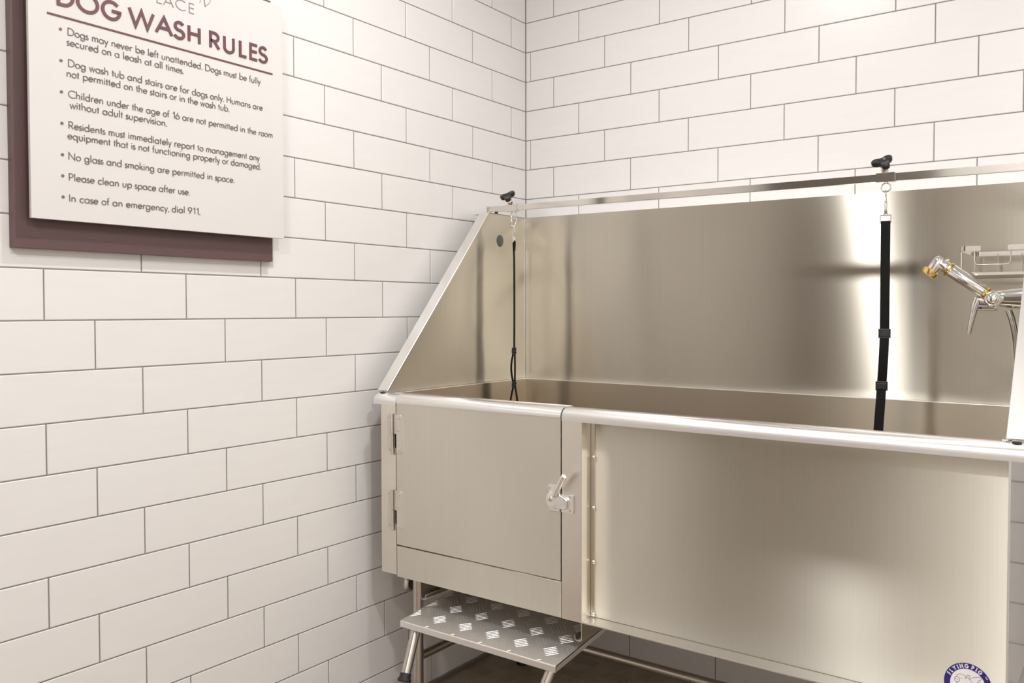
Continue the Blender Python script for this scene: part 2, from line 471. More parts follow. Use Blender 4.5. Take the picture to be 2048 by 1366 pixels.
# ------------------------------------------------------------------ the room
H = 0.10395; TL = 2.9547 * H
ZTOP = 2.19488     # height of grout line 0
ROOM_X, ROOM_Y = 2.95, -3.0
GW = 0.0026
def tiled_wall(name, axis, length, offs):
    """tiles face the room; offs[k % 3] = distance from the corner to the first joint of row k (in rows)"""
    bm = B()
    def P(u, z, d):
        return (d, -u, z) if axis == 'x' else (u, -d, z)
    rnd = random.Random(3 if axis == 'x' else 5)
    def tilef(u0, u1, z0, z1):
        g = GW / 2; bv = 0.0013; dep = 0.0011
        a0, a1, b0, b1 = u0 + g, u1 - g, z0 + g, z1 - g
        if a1 - a0 < 0.004 or b1 - b0 < 0.004: return
        t = [rnd.uniform(-0.00018, 0.00018) for _ in range(4)]
        o = [bm.verts.new(P(u, z, -dep)) for u, z in ((a0, b0), (a1, b0), (a1, b1), (a0, b1))]
        i = [bm.verts.new(P(u, z, q)) for (u, z), q in zip(((a0 + bv, b0 + bv), (a1 - bv, b0 + bv), (a1 - bv, b1 - bv), (a0 + bv, b1 - bv)), t)]
        bm.faces.new(i)
        for k in range(4):
            bm.faces.new((o[k], o[(k + 1) % 4], i[(k + 1) % 4], i[k]))
    for k in range(-5, 22):
        z1 = min(ZTOP - k * H, CEIL); z0 = max(ZTOP - (k + 1) * H, 0.0)
        if z1 - z0 < 0.006: continue
        u = 0.0
        j = offs[k % 3] * H
        while u < length - 1e-6:
            e = min(j, length)
            if e - u > 0.004: tilef(u, e, z0, z1)
            u = e; j += TL
    n0 = len(bm.faces)
    # grout bed and the wall behind
    vs = [P(u, z, d) for d in (-0.0011, -0.10) for u, z in ((-0.1, 0), (length, 0), (length, CEIL), (-0.1, CEIL))]
    v = [bm.verts.new(p) for p in vs]
    gf = [bm.faces.new([v[i] for i in f]) for f in ((0, 1, 2, 3), (7, 6, 5, 4), (0, 4, 5, 1), (1, 5, 6, 2), (2, 6, 7, 3), (3, 7, 4, 0))]
    for f in gf: f.material_index = 1
    me = bpy.data.meshes.new(name)
    for f in bm.faces: f.normal_update()
    want = Vector((1, 0, 0)) if axis == 'x' else Vector((0, -1, 0))
    for f in bm.faces:
        if f.material_index == 0 and f.normal.dot(want) < 0: f.normal_flip()
    bmesh.ops.recalc_face_normals(bm, faces=gf)
    bm.to_mesh(me); bm.free()
    me.materials.append(M['tile']); me.materials.append(M['grout'])
    o = bpy.data.objects.new(name, me); COL.objects.link(o)
    o['kind'] = 'structure'
    return o
# joint columns measured from the corner, one entry per row class
tiled_wall('wall_left', 'x', -ROOM_Y, {0: 0.7981, 1: 2.7944, 2: 1.8122})
tiled_wall('wall_back', 'y', ROOM_X, {0: 2.155, 1: 0.1923, 2: 1.1554})
b = B(); box(b, -0.1, ROOM_X + 0.1, ROOM_Y - 0.1, 0.1, -0.10, 0.0); struct('floor', b, 'floor')
b = B(); box(b, -0.1, ROOM_X + 0.1, ROOM_Y - 0.1, 0.1, CEIL, CEIL + 0.1); struct('ceiling', b, 'ceiling')
b = B(); box(b, ROOM_X, ROOM_X + 0.1, ROOM_Y - 0.1, 0.1, 0, CEIL); struct('wall_right', b, 'paint')
# front wall (behind the camera); unseen dark double door added for the steel to reflect
b = B(); box(b, -0.1, ROOM_X + 0.1, ROOM_Y - 0.1, ROOM_Y, 0, CEIL)
struct('wall_front', b, 'paint')
b = B(); box(b, 0.005, 0.93, ROOM_Y, ROOM_Y + 0.012, 0.0, 2.20, 0.002)
dr = struct('added_door_1', b, 'darkwood')
b = B()
box(b, 0.045, 0.462, ROOM_Y + 0.012, ROOM_Y + 0.030, 0.01, 2.14, 0.003)
obj('added_door_leaf', b, 'darkleaf', dr)
b = B(); box(b, 0.468, 0.890, ROOM_Y + 0.012, ROOM_Y + 0.030, 0.01, 2.14, 0.003)
obj('added_door_leaf', b, 'darkleaf', dr)
for hx in (0.435, 0.495):
    b = B(); tube(b, [(hx, ROOM_Y + 0.028, 0.92), (hx, ROOM_Y + 0.065, 0.92), (hx, ROOM_Y + 0.065, 1.22), (hx, ROOM_Y + 0.028, 1.22)], 0.009, 12)
    obj('added_door_handle', b, 'steel_tube', dr, True)
b = B(); box(b, 0.0003, 0.009, ROOM_Y + 0.06, -0.0003, 0.0, 0.0155, 0.002); struct('baseboard_left', b, 'cove')
b = B(); box(b, 0.0095, ROOM_X - 0.001, -0.009, -0.0003, 0.0, 0.0155, 0.002); struct('baseboard_back', b, 'cove')

# ceiling downlights
for i, (lx, ly, pw) in enumerate(DOWNLIGHTS):
    lab = ['recessed round ceiling downlight nearest the tiled corner above the tub', 'recessed round ceiling downlight near the room centre behind the tub front',
           'recessed round ceiling downlight over the front wall behind the camera'][i]
    t = thing('ceiling_downlight', (lx, ly, CEIL), lab, 'ceiling light', 'recessed ceiling downlights')
    b = B()
    lathe(b, (lx, ly, CEIL), (0, 0, -1), [(0, 0.085), (0.004, 0.085), (0.007, 0.078), (0.007, 0.062), (0.002, 0.060)], 32)
    obj('trim_ring', b, 'paint', t, True)
    b = B(); lathe(b, (lx, ly, CEIL - 0.0072), (0, 0, -1), [(0, 0.060), (0.001, 0.060)], 28)
    obj('diffuser', b, 'diffuser', t)
    ld = bpy.data.lights.new('downlight_lamp', 'AREA'); ld.shape = 'DISK'; ld.size = 0.11
    ld.energy = pw; ld.color = LAMP_COLOR; ld.spread = math.radians(178)
    lo = bpy.data.objects.new('downlight_lamp', ld); COL.objects.link(lo)
    lo.parent = t; lo.location = (0, 0, -0.012)

# ------------------------------------------------------------------ the tub
TUB = thing('dog_wash_tub', (0.858, -0.46, 0.0), 'stainless steel raised dog washing tub with high back splash and hinged door', 'tub')
XL, XR = 0.0974, 1.6178          # outside of the body
YF, YR = -0.800, -0.130          # front plane, back sheet
ZT, ZB = 0.9465, 0.4515          # rim top, underside
XD0, XD1, XP = 0.1555, 0.6954, 0.7528   # door left, door right, post right
def rim_profile(yf, y1, z0, zt, r):
    p = [(yf, z0), (yf, zt - r)]
    for i in range(1, 9):
        a = PI - i * PI / 16
        p.append((yf + r + r * math.cos(a), zt - r + r * math.sin(a)))
    p += [(y1, zt), (y1, zt - 0.012), (yf + r, zt - 0.012), (yf + 0.008, zt - r), (yf + 0.008, z0)]
    return p
# front posts and lower rail
b = B()
prism(b, [(XL, 0.4560), (XD0 - 0.0012, 0.4560)] + [p for zc_ in (0.6345, 0.842) for p in ((XD0 - 0.0012, zc_ - 0.040), (0.1500, zc_ - 0.040), (0.1500, zc_ - 0.001), (XD0 - 0.0012, zc_ - 0.001))] + [(XD0 - 0.0012, 0.925), (XL, 0.925)],
      lambda u, v, d: (u, d, v), YF, YF + 0.012, 0.0008)
obj('left_post', b, 'post_steel', TUB)
b = B(); box(b, XD1 + 0.0015, XP, YF, -0.758, ZB, 0.921, 0.0012); obj('right_post', b, 'post_steel', TUB)
b = B(); box(b, XD0, XD1, YF + 0.0005, YF + 0.045, ZB, 0.5365, 0.0012); obj('lower_front_rail', b, 'steel_front', TUB)
# rim pieces
b = B(); sheet(b, rim_profile(YF - 0.001, -0.752, 0.918, ZT, 0.022), 0.070, XD0 - 0.0015); obj('left_front_rim', b, 'rim', TUB, True)
b = B(); sheet(b, rim_profile(YF - 0.001, -0.752, 0.918, ZT, 0.022), XD1 + 0.002, 1.648); obj('front_rim', b, 'rim', TUB, True)
b = B()
box(b, 0.070, 0.0995, -0.751, -0.128, 0.930, ZT, 0.003); obj('left_rim', b, 'rim', TUB)
b = B(); box(b, 1.6165, 1.648, -0.751, -0.128, 0.930, ZT, 0.003); obj('right_rim', b, 'rim', TUB)
# recessed apron with its bottom lip
b = B(); box(b, XP + 0.0003, XR, -0.758, -0.752, ZB + 0.004, 0.917, 0.0008); obj('apron_panel', b, 'steel_front', TUB)
b = B(); box(b, XP + 0.0003, XR + 0.001, YF, -0.7585, ZB, ZB + 0.0035, 0.0006); obj('apron_lip', b, 'steel_rim', TUB)
b = B(); box(b, XR - 0.0012, XR + 0.0018, -0.766, -0.7585, ZB + 0.0036, 0.917); obj('apron_edge_fold', b, 'steel_rim', TUB)
b = B(); box(b, XP + 0.0006, XP + 0.0105, -0.7600, -0.7583, ZB + 0.0045, 0.917); obj('seam_flange', b, 'steel_tube', TUB)
for z in (0.833, 0.714, 0.586, 0.462):
    b = B(); lathe(b, (0.7605, -0.7602, z), (0, -1, 0), [(0, 0.0046), (0.0022, 0.0040), (0.0036, 0.0022), (0.004, 0)], 14); obj('rivet', b, 'bolt', TUB, True)
# body sheets and basin
b = B(); box(b, XL, XL + 0.003, -0.7545, YR, ZB, 0.929); obj('left_side_sheet', b, 'steel', TUB)
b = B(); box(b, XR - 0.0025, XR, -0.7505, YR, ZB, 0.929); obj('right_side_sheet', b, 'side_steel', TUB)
b = B(); box(b, XL + 0.0035, XR - 0.003, YR - 0.003, YR, ZB, 0.9295); obj('back_sheet', b, 'steel', TUB)
b = B(); box(b, XL + 0.0035, XR - 0.003, -0.7515, YR - 0.0035, ZB, ZB + 0.003); obj('underside_sheet', b, 'steel', TUB)
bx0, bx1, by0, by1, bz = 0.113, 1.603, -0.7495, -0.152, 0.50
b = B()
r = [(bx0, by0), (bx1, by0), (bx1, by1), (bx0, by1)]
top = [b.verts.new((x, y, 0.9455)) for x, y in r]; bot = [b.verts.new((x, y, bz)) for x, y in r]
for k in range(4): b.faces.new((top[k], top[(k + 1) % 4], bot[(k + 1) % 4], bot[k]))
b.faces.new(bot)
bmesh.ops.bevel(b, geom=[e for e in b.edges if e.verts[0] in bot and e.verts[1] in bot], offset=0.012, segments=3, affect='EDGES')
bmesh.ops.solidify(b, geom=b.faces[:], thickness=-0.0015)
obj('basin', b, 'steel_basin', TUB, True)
b = B()
box(b, XL + 0.003, bx0 + 0.0005, -0.75, YR - 0.0035, 0.9435, 0.9475, 0.0015)
box(b, bx1 - 0.0005, XR - 0.003, -0.75, YR - 0.0035, 0.9435, 0.9475, 0.0015)
box(b, bx0, bx1, by1 - 0.0005, YR - 0.0035, 0.9435, 0.9475, 0.0015)
obj('basin_ledge', b, 'steel_rim', TUB)
b = B(); lathe(b, (1.45, -0.45, 0.5005), (0, 0, 1), [(0, 0.04), (0.002, 0.04), (0.003, 0.03), (0.001, 0.02)], 24); obj('drain', b, 'chrome', TUB, True)

# splash sheets
YB = -0.140
def topz(x): return 1.4870 - 0.0072 * (x - 0.1) / 1.514
b = B()
prism(b, [(0.1015, 0.9476), (1.6125, 0.9476), (1.6125, topz(1.6125)), (0.1015, topz(0.1015))], lambda u, v, d: (u, d, v), YB, YB + 0.003)
bsp = obj('back_splash', b, 'steel', TUB)
b = B(); box(b, 0.1015, 1.6125, YB + 0.0032, -0.004, 1.4760, 1.4785, 0.0006); obj('added_shade_flange', b, 'steel_rim', bsp)  # unseen strip added to keep light out of the gap behind the splash
b = B(); box(b, 0.1000, 0.1030, YB - 0.004, YB - 0.0005, 0.948, 1.4865, 0.001); obj('corner_seam', b, 'steel_rim', TUB)
SL0, SL1 = (-0.7776, 0.9490), (-0.3316, 1.4870)
def side_splash(x_in, x_out, name, hole, right):
    zt = topz(x_in)
    outl = [SL0, (SL0[0] + 0.01, 0.9480), (YB - 0.0005, 0.9480), (YB - 0.0005, zt), (SL1[0], zt)]
    holes = [arc(-0.2760, 1.4005, 0.0195, 0.0195, 0, 360, 28)[:-1]] if hole else []
    b = B(); prism(b, outl, lambda u, v, d: (d, u, v), min(x_in, x_out), max(x_in, x_out), holes=holes)
    sp = obj(name, b, 'steel', TUB)
    # folded flange along the slanted edge, turned away from the tub
    b = B()
    s = -1 if not right else 1
    n = Vector((0, -(SL1[1] - SL0[1]), SL1[0] - SL0[0])).normalized()
    if n.z < 0: n = -n
    wid = 0.036
    xs = (x_out - (0.0 if not right else 0), x_out + s * wid)
    e0 = Vector((0, SL0[0], SL0[1] + 0.004)); e1 = Vector((0, SL1[0], zt))
    A = []
    ed = (e1 - e0).normalized()
    pr = [(0.0, 0.0), (0.004, 0.0045)]
    quads = []
    rr = 0.006
    prof = [(x_in, -0.0005)] + [(x_out - s * 0.003 + s * (0.003 + rr) * 0 + s * (1 - math.cos(a)) * rr, 0.0) for a in ()]
    p0 = [Vector((x_in, 0, 0)) + e0, Vector((x_out + s * wid, 0, 0)) + e0]
    p1 = [Vector((x_in, 0, 0)) + e1, Vector((x_out + s * wid, 0, 0)) + e1]
    t = -n * 0.002
    nn = Vector((0, -ed.z, ed.y))
    if nn.y > 0: nn = -nn
    o = nn * 0.0015
    vs = [b.verts.new(q) for q in (p0[0] + o, p0[1] + o, p1[1] + o, p1[0] + o, p0[0] - o, p0[1] - o, p1[1] - o, p1[0] - o)]
    for f in ((0, 1, 2, 3), (7, 6, 5, 4), (0, 4, 5, 1), (1, 5, 6, 2), (2, 6, 7, 3), (3, 7, 4, 0)):
        b.faces.new([vs[i] for i in f])
    bmesh.ops.recalc_face_normals(b, faces=b.faces)
    bmesh.ops.bevel(b, geom=b.edges[:], offset=0.0007, segments=1, affect='EDGES')
    obj('folded_flange', b, 'steel_rim', sp)
    b = B(); tw = 0.070 if not right else wid  # unseen top strip, added so the left splash hole falls dark
    box(b, min(x_in, x_out + s * tw), max(x_in, x_out + s * tw), SL1[0] + 0.004, YB, zt - 0.0024, zt, 0.0006)
    obj('added_top_flange', b, 'steel_rim', sp)
    b = B(); lathe(b, (x_out + s * 0.014, SL0[0] - 0.002, 0.9466), (0, 0, 1), [(0, 0.0075), (0.0028, 0.0075)], 18)
    obj('rubber_pad', b, 'rubber', sp)
    return sp
side_splash(0.1012, 0.0982, 'left_side_splash', True, False)
side_splash(1.6130, 1.6160, 'right_side_splash', False, True)

# leash bar along the top of the splash
def barz(x): return 1.5018 - 0.0086 * (x - 0.07) / 1.52
b = B()
xs = (0.0680, 1.640)
vs = []
for x in xs:
    for dy, dz in ((-0.006, -0.0088), (0.006, -0.0088), (0.006, 0.0088), (-0.006, 0.0088)):
        vs.append(b.verts.new((x, -0.293 + dy, barz(x) + dz)))
for k in range(4): b.faces.new((vs[k], vs[(k + 1) % 4], vs[4 + (k + 1) % 4], vs[4 + k]))
b.faces.new(vs[3::-1]); b.faces.new(vs[4:])
bmesh.ops.bevel(b, geom=b.edges[:], offset=0.0012, segments=2, affect='EDGES')
bar = obj('leash_bar', b, 'polished', TUB)
b = B(); box(b, 0.0655, 0.0682, -0.302, -0.284, 1.490, 1.5135, 0.0006); obj('bar_end_plate', b, 'bolt', bar)
b = B(); lathe(b, (0.0990, -0.293, 1.4935), (0, 0, -1), [(0, 0.0055), (0.0062, 0.0055)], 12); obj('bar_bolt', b, 'plastic', bar, True)
b = B(); lathe(b, (0.078, -0.299, 1.4960), (0, -1, 0), [(0, 0.004), (0.002, 0.0035), (0.003, 0)], 12); obj('bar_screw', b, 'bolt', bar, True)

# door
b = B()
prism(b, [(XD0 + 0.001, 0.5398), (XD1 - 0.001, 0.5398), (XD1 - 0.001, 0.926), (XD0 + 0.001, 0.926)] +
      [p for zc_ in (0.842, 0.6345) for p in ((XD0 + 0.001, zc_ - 0.001), (0.1592, zc_ - 0.001), (0.1592, zc_ - 0.040), (XD0 + 0.001, zc_ - 0.040))],
      lambda u, v, d: (u, d, v), YF - 0.0005, YF + 0.006, 0.0009)
door = obj('door', b, 'steel_front', TUB)
b = B(); sheet(b, rim_profile(YF - 0.002, -0.748, 0.9245, ZT + 0.0022, 0.023), XD0 + 0.001, XD1 - 0.001); obj('door_rolled_top', b, 'rim', door, True)
for zc in (0.842, 0.6345):
    b = B()
    outl = [(0.1585, zc - 0.052), (0.1735, zc - 0.052), (0.1775, zc - 0.048), (0.1775, zc + 0.048), (0.1735, zc + 0.052), (0.1490, zc + 0.052), (0.1490, zc - 0.001), (0.1585, zc - 0.001)]
    prism(b, outl, lambda u, v, d: (u, d, v), YF - 0.0030, YF - 0.0005, 0.0004)
    hg = obj('hinge', b, 'hinge_steel', door)
    b = B(); box(b, 0.1235, 0.1440, YF - 0.0022, YF - 0.0001, zc - 0.052, zc + 0.052, 0.0006); obj('post_leaf', b, 'steel_front', hg)
    b = B(); tube(b, [(0.1455, YF - 0.0055, zc - 0.058), (0.1455, YF - 0.0055, zc - 0.0005)], 0.0045, 14)
    tube(b, [(0.1430, YF - 0.0062, zc + 0.0005), (0.1430, YF - 0.0062, zc + 0.053)], 0.0058, 14); obj('knuckle', b, 'hinge_steel', hg, True)
    for sx, sz in ((0.1285, 0.042), (0.1300, -0.044), (0.1690, 0.042), (0.1655, 0.009), (0.1690, -0.043)):
        d0 = YF - (0.0022 if sx < 0.15 else 0.0030)
        b = B(); lathe(b, (sx, d0, zc + sz), (0, -1, 0), [(0, 0.0034), (0.0012, 0.0030), (0.0022, 0.0014), (0.0023, 0)], 12); obj('screw', b, 'bolt', hg, True)
# latch
b = B(); box(b, 0.6610, 0.6935, YF - 0.0030, YF - 0.0006, 0.7035, 0.7660, 0.0010)
latch = obj('latch', b, 'steel_rim', door)
b = B(); lathe(b, (0.6790, YF - 0.003, 0.7300), (0, -1, 0), [(0, 0.0225), (0.004, 0.0222), (0.0062, 0.0205), (0.007, 0.018), (0.007, 0)], 32); obj('cam_disc', b, 'steel_rim', latch, True)
b = B(); lathe(b, (0.6705, YF - 0.010, 0.7325), (0, -1, 0), [(0, 0.0075), (0.002, 0.0072), (0.004, 0.005), (0.0045, 0)], 18); obj('pivot_rivet', b, 'bolt', latch, True)
b = B(); tube(b, [(0.6900, YF - 0.018, 0.7450), (0.6945, YF - 0.020, 0.7540), (0.7185, YF - 0.026, 0.7905), (0.7215, YF - 0.0265, 0.7945)], [0.0066, 0.0068, 0.0068, 0.0060], 16); obj('lever', b, 'steel_rim', latch, True)
b = B(); tube(b, [(0.6890, YF - 0.008, 0.7430), (0.6910, YF - 0.019, 0.7460)], 0.0062, 14)
obj('lever_boss', b, 'chrome', latch, True)
b = B()
prism(b, [(0.690, 0.713), (0.716, 0.713), (0.7185, 0.716), (0.7185, 0.734), (0.713, 0.740), (0.703, 0.745), (0.694, 0.742), (0.690, 0.735)], lambda u, v, d: (u, d, v), YF - 0.016, YF - 0.0075, 0.0015)
obj('hook', b, 'chrome', latch)
for sx, sz in ((0.6645, 0.7575), (0.6820, 0.7580), (0.6645, 0.7115)):
    b = B(); lathe(b, (sx, YF - 0.003, sz), (0, -1, 0), [(0, 0.0036), (0.001, 0.0034), (0.0014, 0.0022), (0.0006, 0.0010), (0.0006, 0)], 14); obj('screw', b, 'bolt', latch, True)
b = B(); box(b, 0.7000, 0.7325, YF - 0.0070, YF - 0.0001, 0.7040, 0.7480, 0.0014)
strike = obj('strike_plate', b, 'steel_rim', TUB)
for sz in (0.7430, 0.7115):
    b = B(); lathe(b, (0.7245, YF - 0.007, sz), (0, -1, 0), [(0, 0.0036), (0.001, 0.0034), (0.0014, 0.0022), (0.0006, 0.0010), (0.0006, 0)], 14); obj('screw', b, 'bolt', strike, True)

# legs, stretchers, ramp rails
for lx, ly in ((0.138, -0.700), (0.138, -0.205), (1.565, -0.700), (1.565, -0.205)):
    b = B(); tube(b, [(lx, ly, 0.02), (lx, ly, ZB)], 0.0145, 20)
    lg = obj('leg', b, 'steel_tube', TUB, True)
    b = B(); lathe(b, (lx, ly, 0.0), (0, 0, 1), [(0, 0.022), (0.012, 0.022), (0.016, 0.016), (0.030, 0.0158)], 20); obj('leg_foot', b, 'rubber', lg, True)
for lx in (0.138, 1.565):
    b = B(); tube(b, [(lx, -0.690, 0.192), (lx, -0.215, 0.192)], 0.0125, 18); obj('side_stretcher', b, 'steel_tube', TUB, True)
b = B(); tube(b, [(0.148, -0.383, 0.192), (1.555, -0.383, 0.192)], 0.0125, 18); obj('cross_stretcher', b, 'steel_tube', TUB, True)
def rail(x, s):
    b = B()
    box(b, x - 0.0008, x + 0.0008, -0.7985, -0.30, 0.4115, ZB - 0.0004)
    pts = [(x + s * (0.009 - 0.009 * math.cos(a)), 0, 0.4115 - 0.0045 * math.sin(a)) for a in [PI * i / 8 for i in range(9)]]
    w = [(p[0], p[2]) for p in pts] + [(x + s * 0.018, 0.4200)]
    for (xa, za), (xb, zb) in zip(w, w[1:]):
        dx, dz = xb - xa, zb - za; l = math.hypot(dx, dz); nx, nz = -dz / l * 0.0008, dx / l * 0.0008
        v = [b.verts.new((px, y, pz)) for y in (-0.7985, -0.30) for px, pz in ((xa + nx, za + nz), (xb + nx, zb + nz), (xb - nx, zb - nz), (xa - nx, za - nz))]
        for f in ((0, 1, 2, 3), (7, 6, 5, 4), (0, 4, 5, 1), (1, 5, 6, 2), (2, 6, 7, 3), (3, 7, 4, 0)):
            b.faces.new([v[i] for i in f])
    obj('ramp_rail', b, 'steel', TUB)
rail(0.2420, 1); rail(0.7515, -1)

# round sticker on the apron
PC = (1.5555, 0.4990); PR = 0.0395
pf = lambda u, v, d: (PC[0] + u, -0.758 - d, PC[1] + v)
b = B(); prism(b, arc(0, 0, PR, PR, 0, 360, 64)[:-1], pf, 0.0000, 0.0004)
stk = obj('sticker', b, 'sticker_blue', TUB); tag(stk, 'round navy and white sticker with a winged pig')
b = B(); prism(b, arc(0, 0, PR * 0.735, PR * 0.735, 0, 360, 64)[:-1], pf, 0.0004, 0.0006); obj('white_disc', b, 'sticker_white', stk)
b = B()
txt = 'FLYING PIG'
ang = {0: 154, 1: 143, 2: 130.5, 3: 119.5, 4: 108.5, 5: 94, 7: 76.5, 8: 66.0, 9: 54.5}
for i, ch in enumerate(txt):
    if ch == ' ': continue
    a = math.radians(ang[i]); w, st = G[ch]
    ca, sa = math.cos(a - PI / 2), math.sin(a - PI / 2)
    sc = PR * 0.150; bx = PR * 0.79
    wid = {'I': 0.02, 'G': 0.85}.get(ch, w)
    k = wid / max(w, 0.02)
    def mp(px, py):
        x = (px * k - wid / 2) * sc * 1.05; y = bx + py * sc
        return (x * ca - y * sa, x * sa + y * ca)
    for s in st: ribbon(b, [mp(*p) for p in s], PR * 0.021, pf, 0.0004, 0.0006)
    # slab serifs
    feet = {'F': [(0, 0, .22)], 'L': [(0, 1, .2)], 'Y': [(0, 1, .2), (0.66, 1, .2), (0.33, 0, .22)], 'I': [(0.01, 0, .22), (0.01, 1, .22)], 'N': [(0, 0, .2), (0.68, 1, .2)], 'P': [(0, 0, .22)], 'G': []}[ch]
    for fx, fy, hw in feet:
        ribbon(b, [mp(fx - hw / k, fy), mp(fx + hw / k, fy)], PR * 0.014, pf, 0.0004, 0.0006)
for i, (px, w) in enumerate(((36.5, 'T'), (31.5, 'M'))):
    a = math.radians(px); ca, sa = math.cos(a - PI / 2), math.sin(a - PI / 2); sc = PR * 0.055; bx = PR * 0.88
    def mp(x, y): return ((x * sc) * ca - (bx + y * sc) * sa, (x * sc) * sa + (bx + y * sc) * ca)
    st = [[(-.4, 1), (.4, 1)], [(0, 1), (0, 0)]] if w == 'T' else [[(-.4, 0), (-.4, 1), (0, .3), (.4, 1), (.4, 0)]]
    for s in st: ribbon(b, [mp(*p) for p in s], PR * 0.008, pf, 0.0004, 0.0006)
obj('ring_lettering', b, 'sticker_white', stk)
def zc(px, py):   # drawing coordinates of the pig outline, relative to the sticker centre
    x = 1860 + px / 10.9 - 1936; y = 1300 + py / 10.9 - 1368
    return (x / 46 * PR, -(y - 0.21 * x) / 46 * PR)
b = B()
pig = [[(590, 545), (598, 520), (618, 500), (645, 490), (700, 490), (760, 525), (810, 560), (860, 605), (905, 660), (950, 719), (975, 780), (985, 850), (960, 930), (900, 985), (820, 1010), (740, 1005), (680, 960), (640, 890), (625, 800), (618, 740), (605, 690), (590, 665)],
       [(800, 545), (815, 525), (838, 512), (862, 515), (872, 535), (862, 560), (848, 585)],
       [(868, 612), (900, 580), (960, 560), (1030, 550), (1085, 552), (1108, 575), (1105, 605), (1075, 625), (1040, 625), (1070, 632), (1080, 650), (1058, 672), (1020, 670), (1035, 682), (1020, 702), (985, 702), (990, 715), (965, 728), (930, 695)],
       [(795, 555), (775, 570), (772, 592), (790, 600), (805, 590)]]
for s in pig: ribbon(b, [zc(*p) for p in s], 0.00033, pf, 0.0006, 0.0007)
ribbon(b, [zc(605 + 52 * math.cos(t), 612 + 62 * math.sin(t) + 10 * math.cos(t)) for t in [2 * PI * i / 24 for i in range(25)]], 0.0004, pf, 0.0006, 0.0007)
for cx, cy, rx, ry in ((578, 598, 7, 12), (610, 610, 7, 12), (693, 585, 9, 12)):
    prism(b, [zc(cx + rx * math.cos(2 * PI * i / 12), cy + ry * math.sin(2 * PI * i / 12)) for i in range(12)], pf, 0.0006, 0.0007)
obj('pig_drawing', b, 'ink', stk)

# ------------------------------------------------------------------ ramp stowed under the tub
TW0, TW1, TY0, TY1, TZ0, TS = 0.2535, 0.7385, -0.886, -0.665, 0.3775, 0.12
RAMP = thing('pull_out_ramp', (0.496, -0.62, 0.30), 'aluminium diamond plate ramp with tube legs, pulled out a little below the tub door', 'ramp')
def tz(y): return TZ0 + TS * (y - TY0)
b = B()
sec = [(TY0, -0.0150), (TY0, -0.0020), (TY0 + 0.0008, -0.0006), (TY0 + 0.0022, 0.0), (TY1, 0.0), (TY1, -0.003), (TY0 + 0.003, -0.003), (TY0 + 0.003, -0.0150)]
sheet(b, [(y, tz(y) + dz) for y, dz in sec], TW0, TW1)
for xs in ((TW0, TW0 + 0.002), (TW1 - 0.002, TW1)):
    sheet(b, [(TY0 + 0.002, tz(TY0 + .002) - 0.015), (TY0 + 0.002, tz(TY0 + .002) - 0.0005), (TY1, tz(TY1) - 0.0005), (TY1, tz(TY1) - 0.015)], *xs)
# raised bars: groups of five, alternating direction
def bar5(cx, cy, sgn):
    l, sp, hw, hh = 0.0165, 0.0078, 0.00085, 0.0007
    d = Vector((math.cos(PI / 4), sgn * math.sin(PI / 4))); n = Vector((-d.y, d.x))
    for k in range(-2, 3):
        c = Vector((cx, cy)) + n * sp * k
        t0, t1 = -1.0, 1.0            # clip the bar to the plate
        for q, dq, lo, hi in ((c.x, d.x * l, TW0 + 0.003, TW1 - 0.003), (c.y, d.y * l, TY0 + 0.003, TY1 - 0.003)):
            a, z = sorted(((lo - q) / dq, (hi - q) / dq))
            t0, t1 = max(t0, a), min(t1, z)
        if t1 - t0 < 0.3: continue
        ring = [(c + d * l * (t0 + (t1 - t0) * u), w) for u, w in ((0, 0), (0.1, 0.8), (0.5, 1), (0.9, 0.8), (1, 0))]
        L_ = [b.verts.new((p.x + n.x * hw * max(w, .15), p.y + n.y * hw * max(w, .15), tz(p.y + n.y * hw * max(w, .15)) - 0.0001)) for p, w in ring]
        R2 = [b.verts.new((p.x - n.x * hw * max(w, .15), p.y - n.y * hw * max(w, .15), tz(p.y - n.y * hw * max(w, .15)) - 0.0001)) for p, w in ring]
        T = [b.verts.new((p.x, p.y, tz(p.y) + hh * w)) for p, w in ring]
        for i in range(len(ring) - 1):
            b.faces.new((L_[i], T[i], T[i + 1], L_[i + 1])); b.faces.new((T[i], R2[i], R2[i + 1], T[i + 1]))
for j in range(-1, 9):
    for i in range(-1, 7):
        bar5(0.2560 + 0.0870 * i, -0.8350 + 0.0632 * j, 1)
        bar5(0.2560 + 0.0870 * (i + 0.5), -0.8350 + 0.0632 * (j - 0.5), -1)
obj('tread_plate', b, 'aluminium', RAMP)
for lx in (0.2820, 0.7120):
    p0 = Vector((lx, -0.850, tz(-0.85) - 0.0095)); p1 = Vector((lx + 0.018 * (1 if lx < .5 else -1), -0.915, 0.2560))
    b = B(); tube(b, [p0, p1], 0.0125, 20)
    lg = obj('leg', b, 'steel_tube', RAMP, True)
    d = (p1 - p0).normalized()
    b = B(); lathe(b, p1 - d * 0.006, d, [(0, 0.0142), (0.012, 0.0146), (0.0125, 0.0172), (0.0165, 0.0176), (0.020, 0.0165), (0.021, 0.012), (0.021, 0)], 24); obj('rubber_foot', b, 'rubber', lg, True)

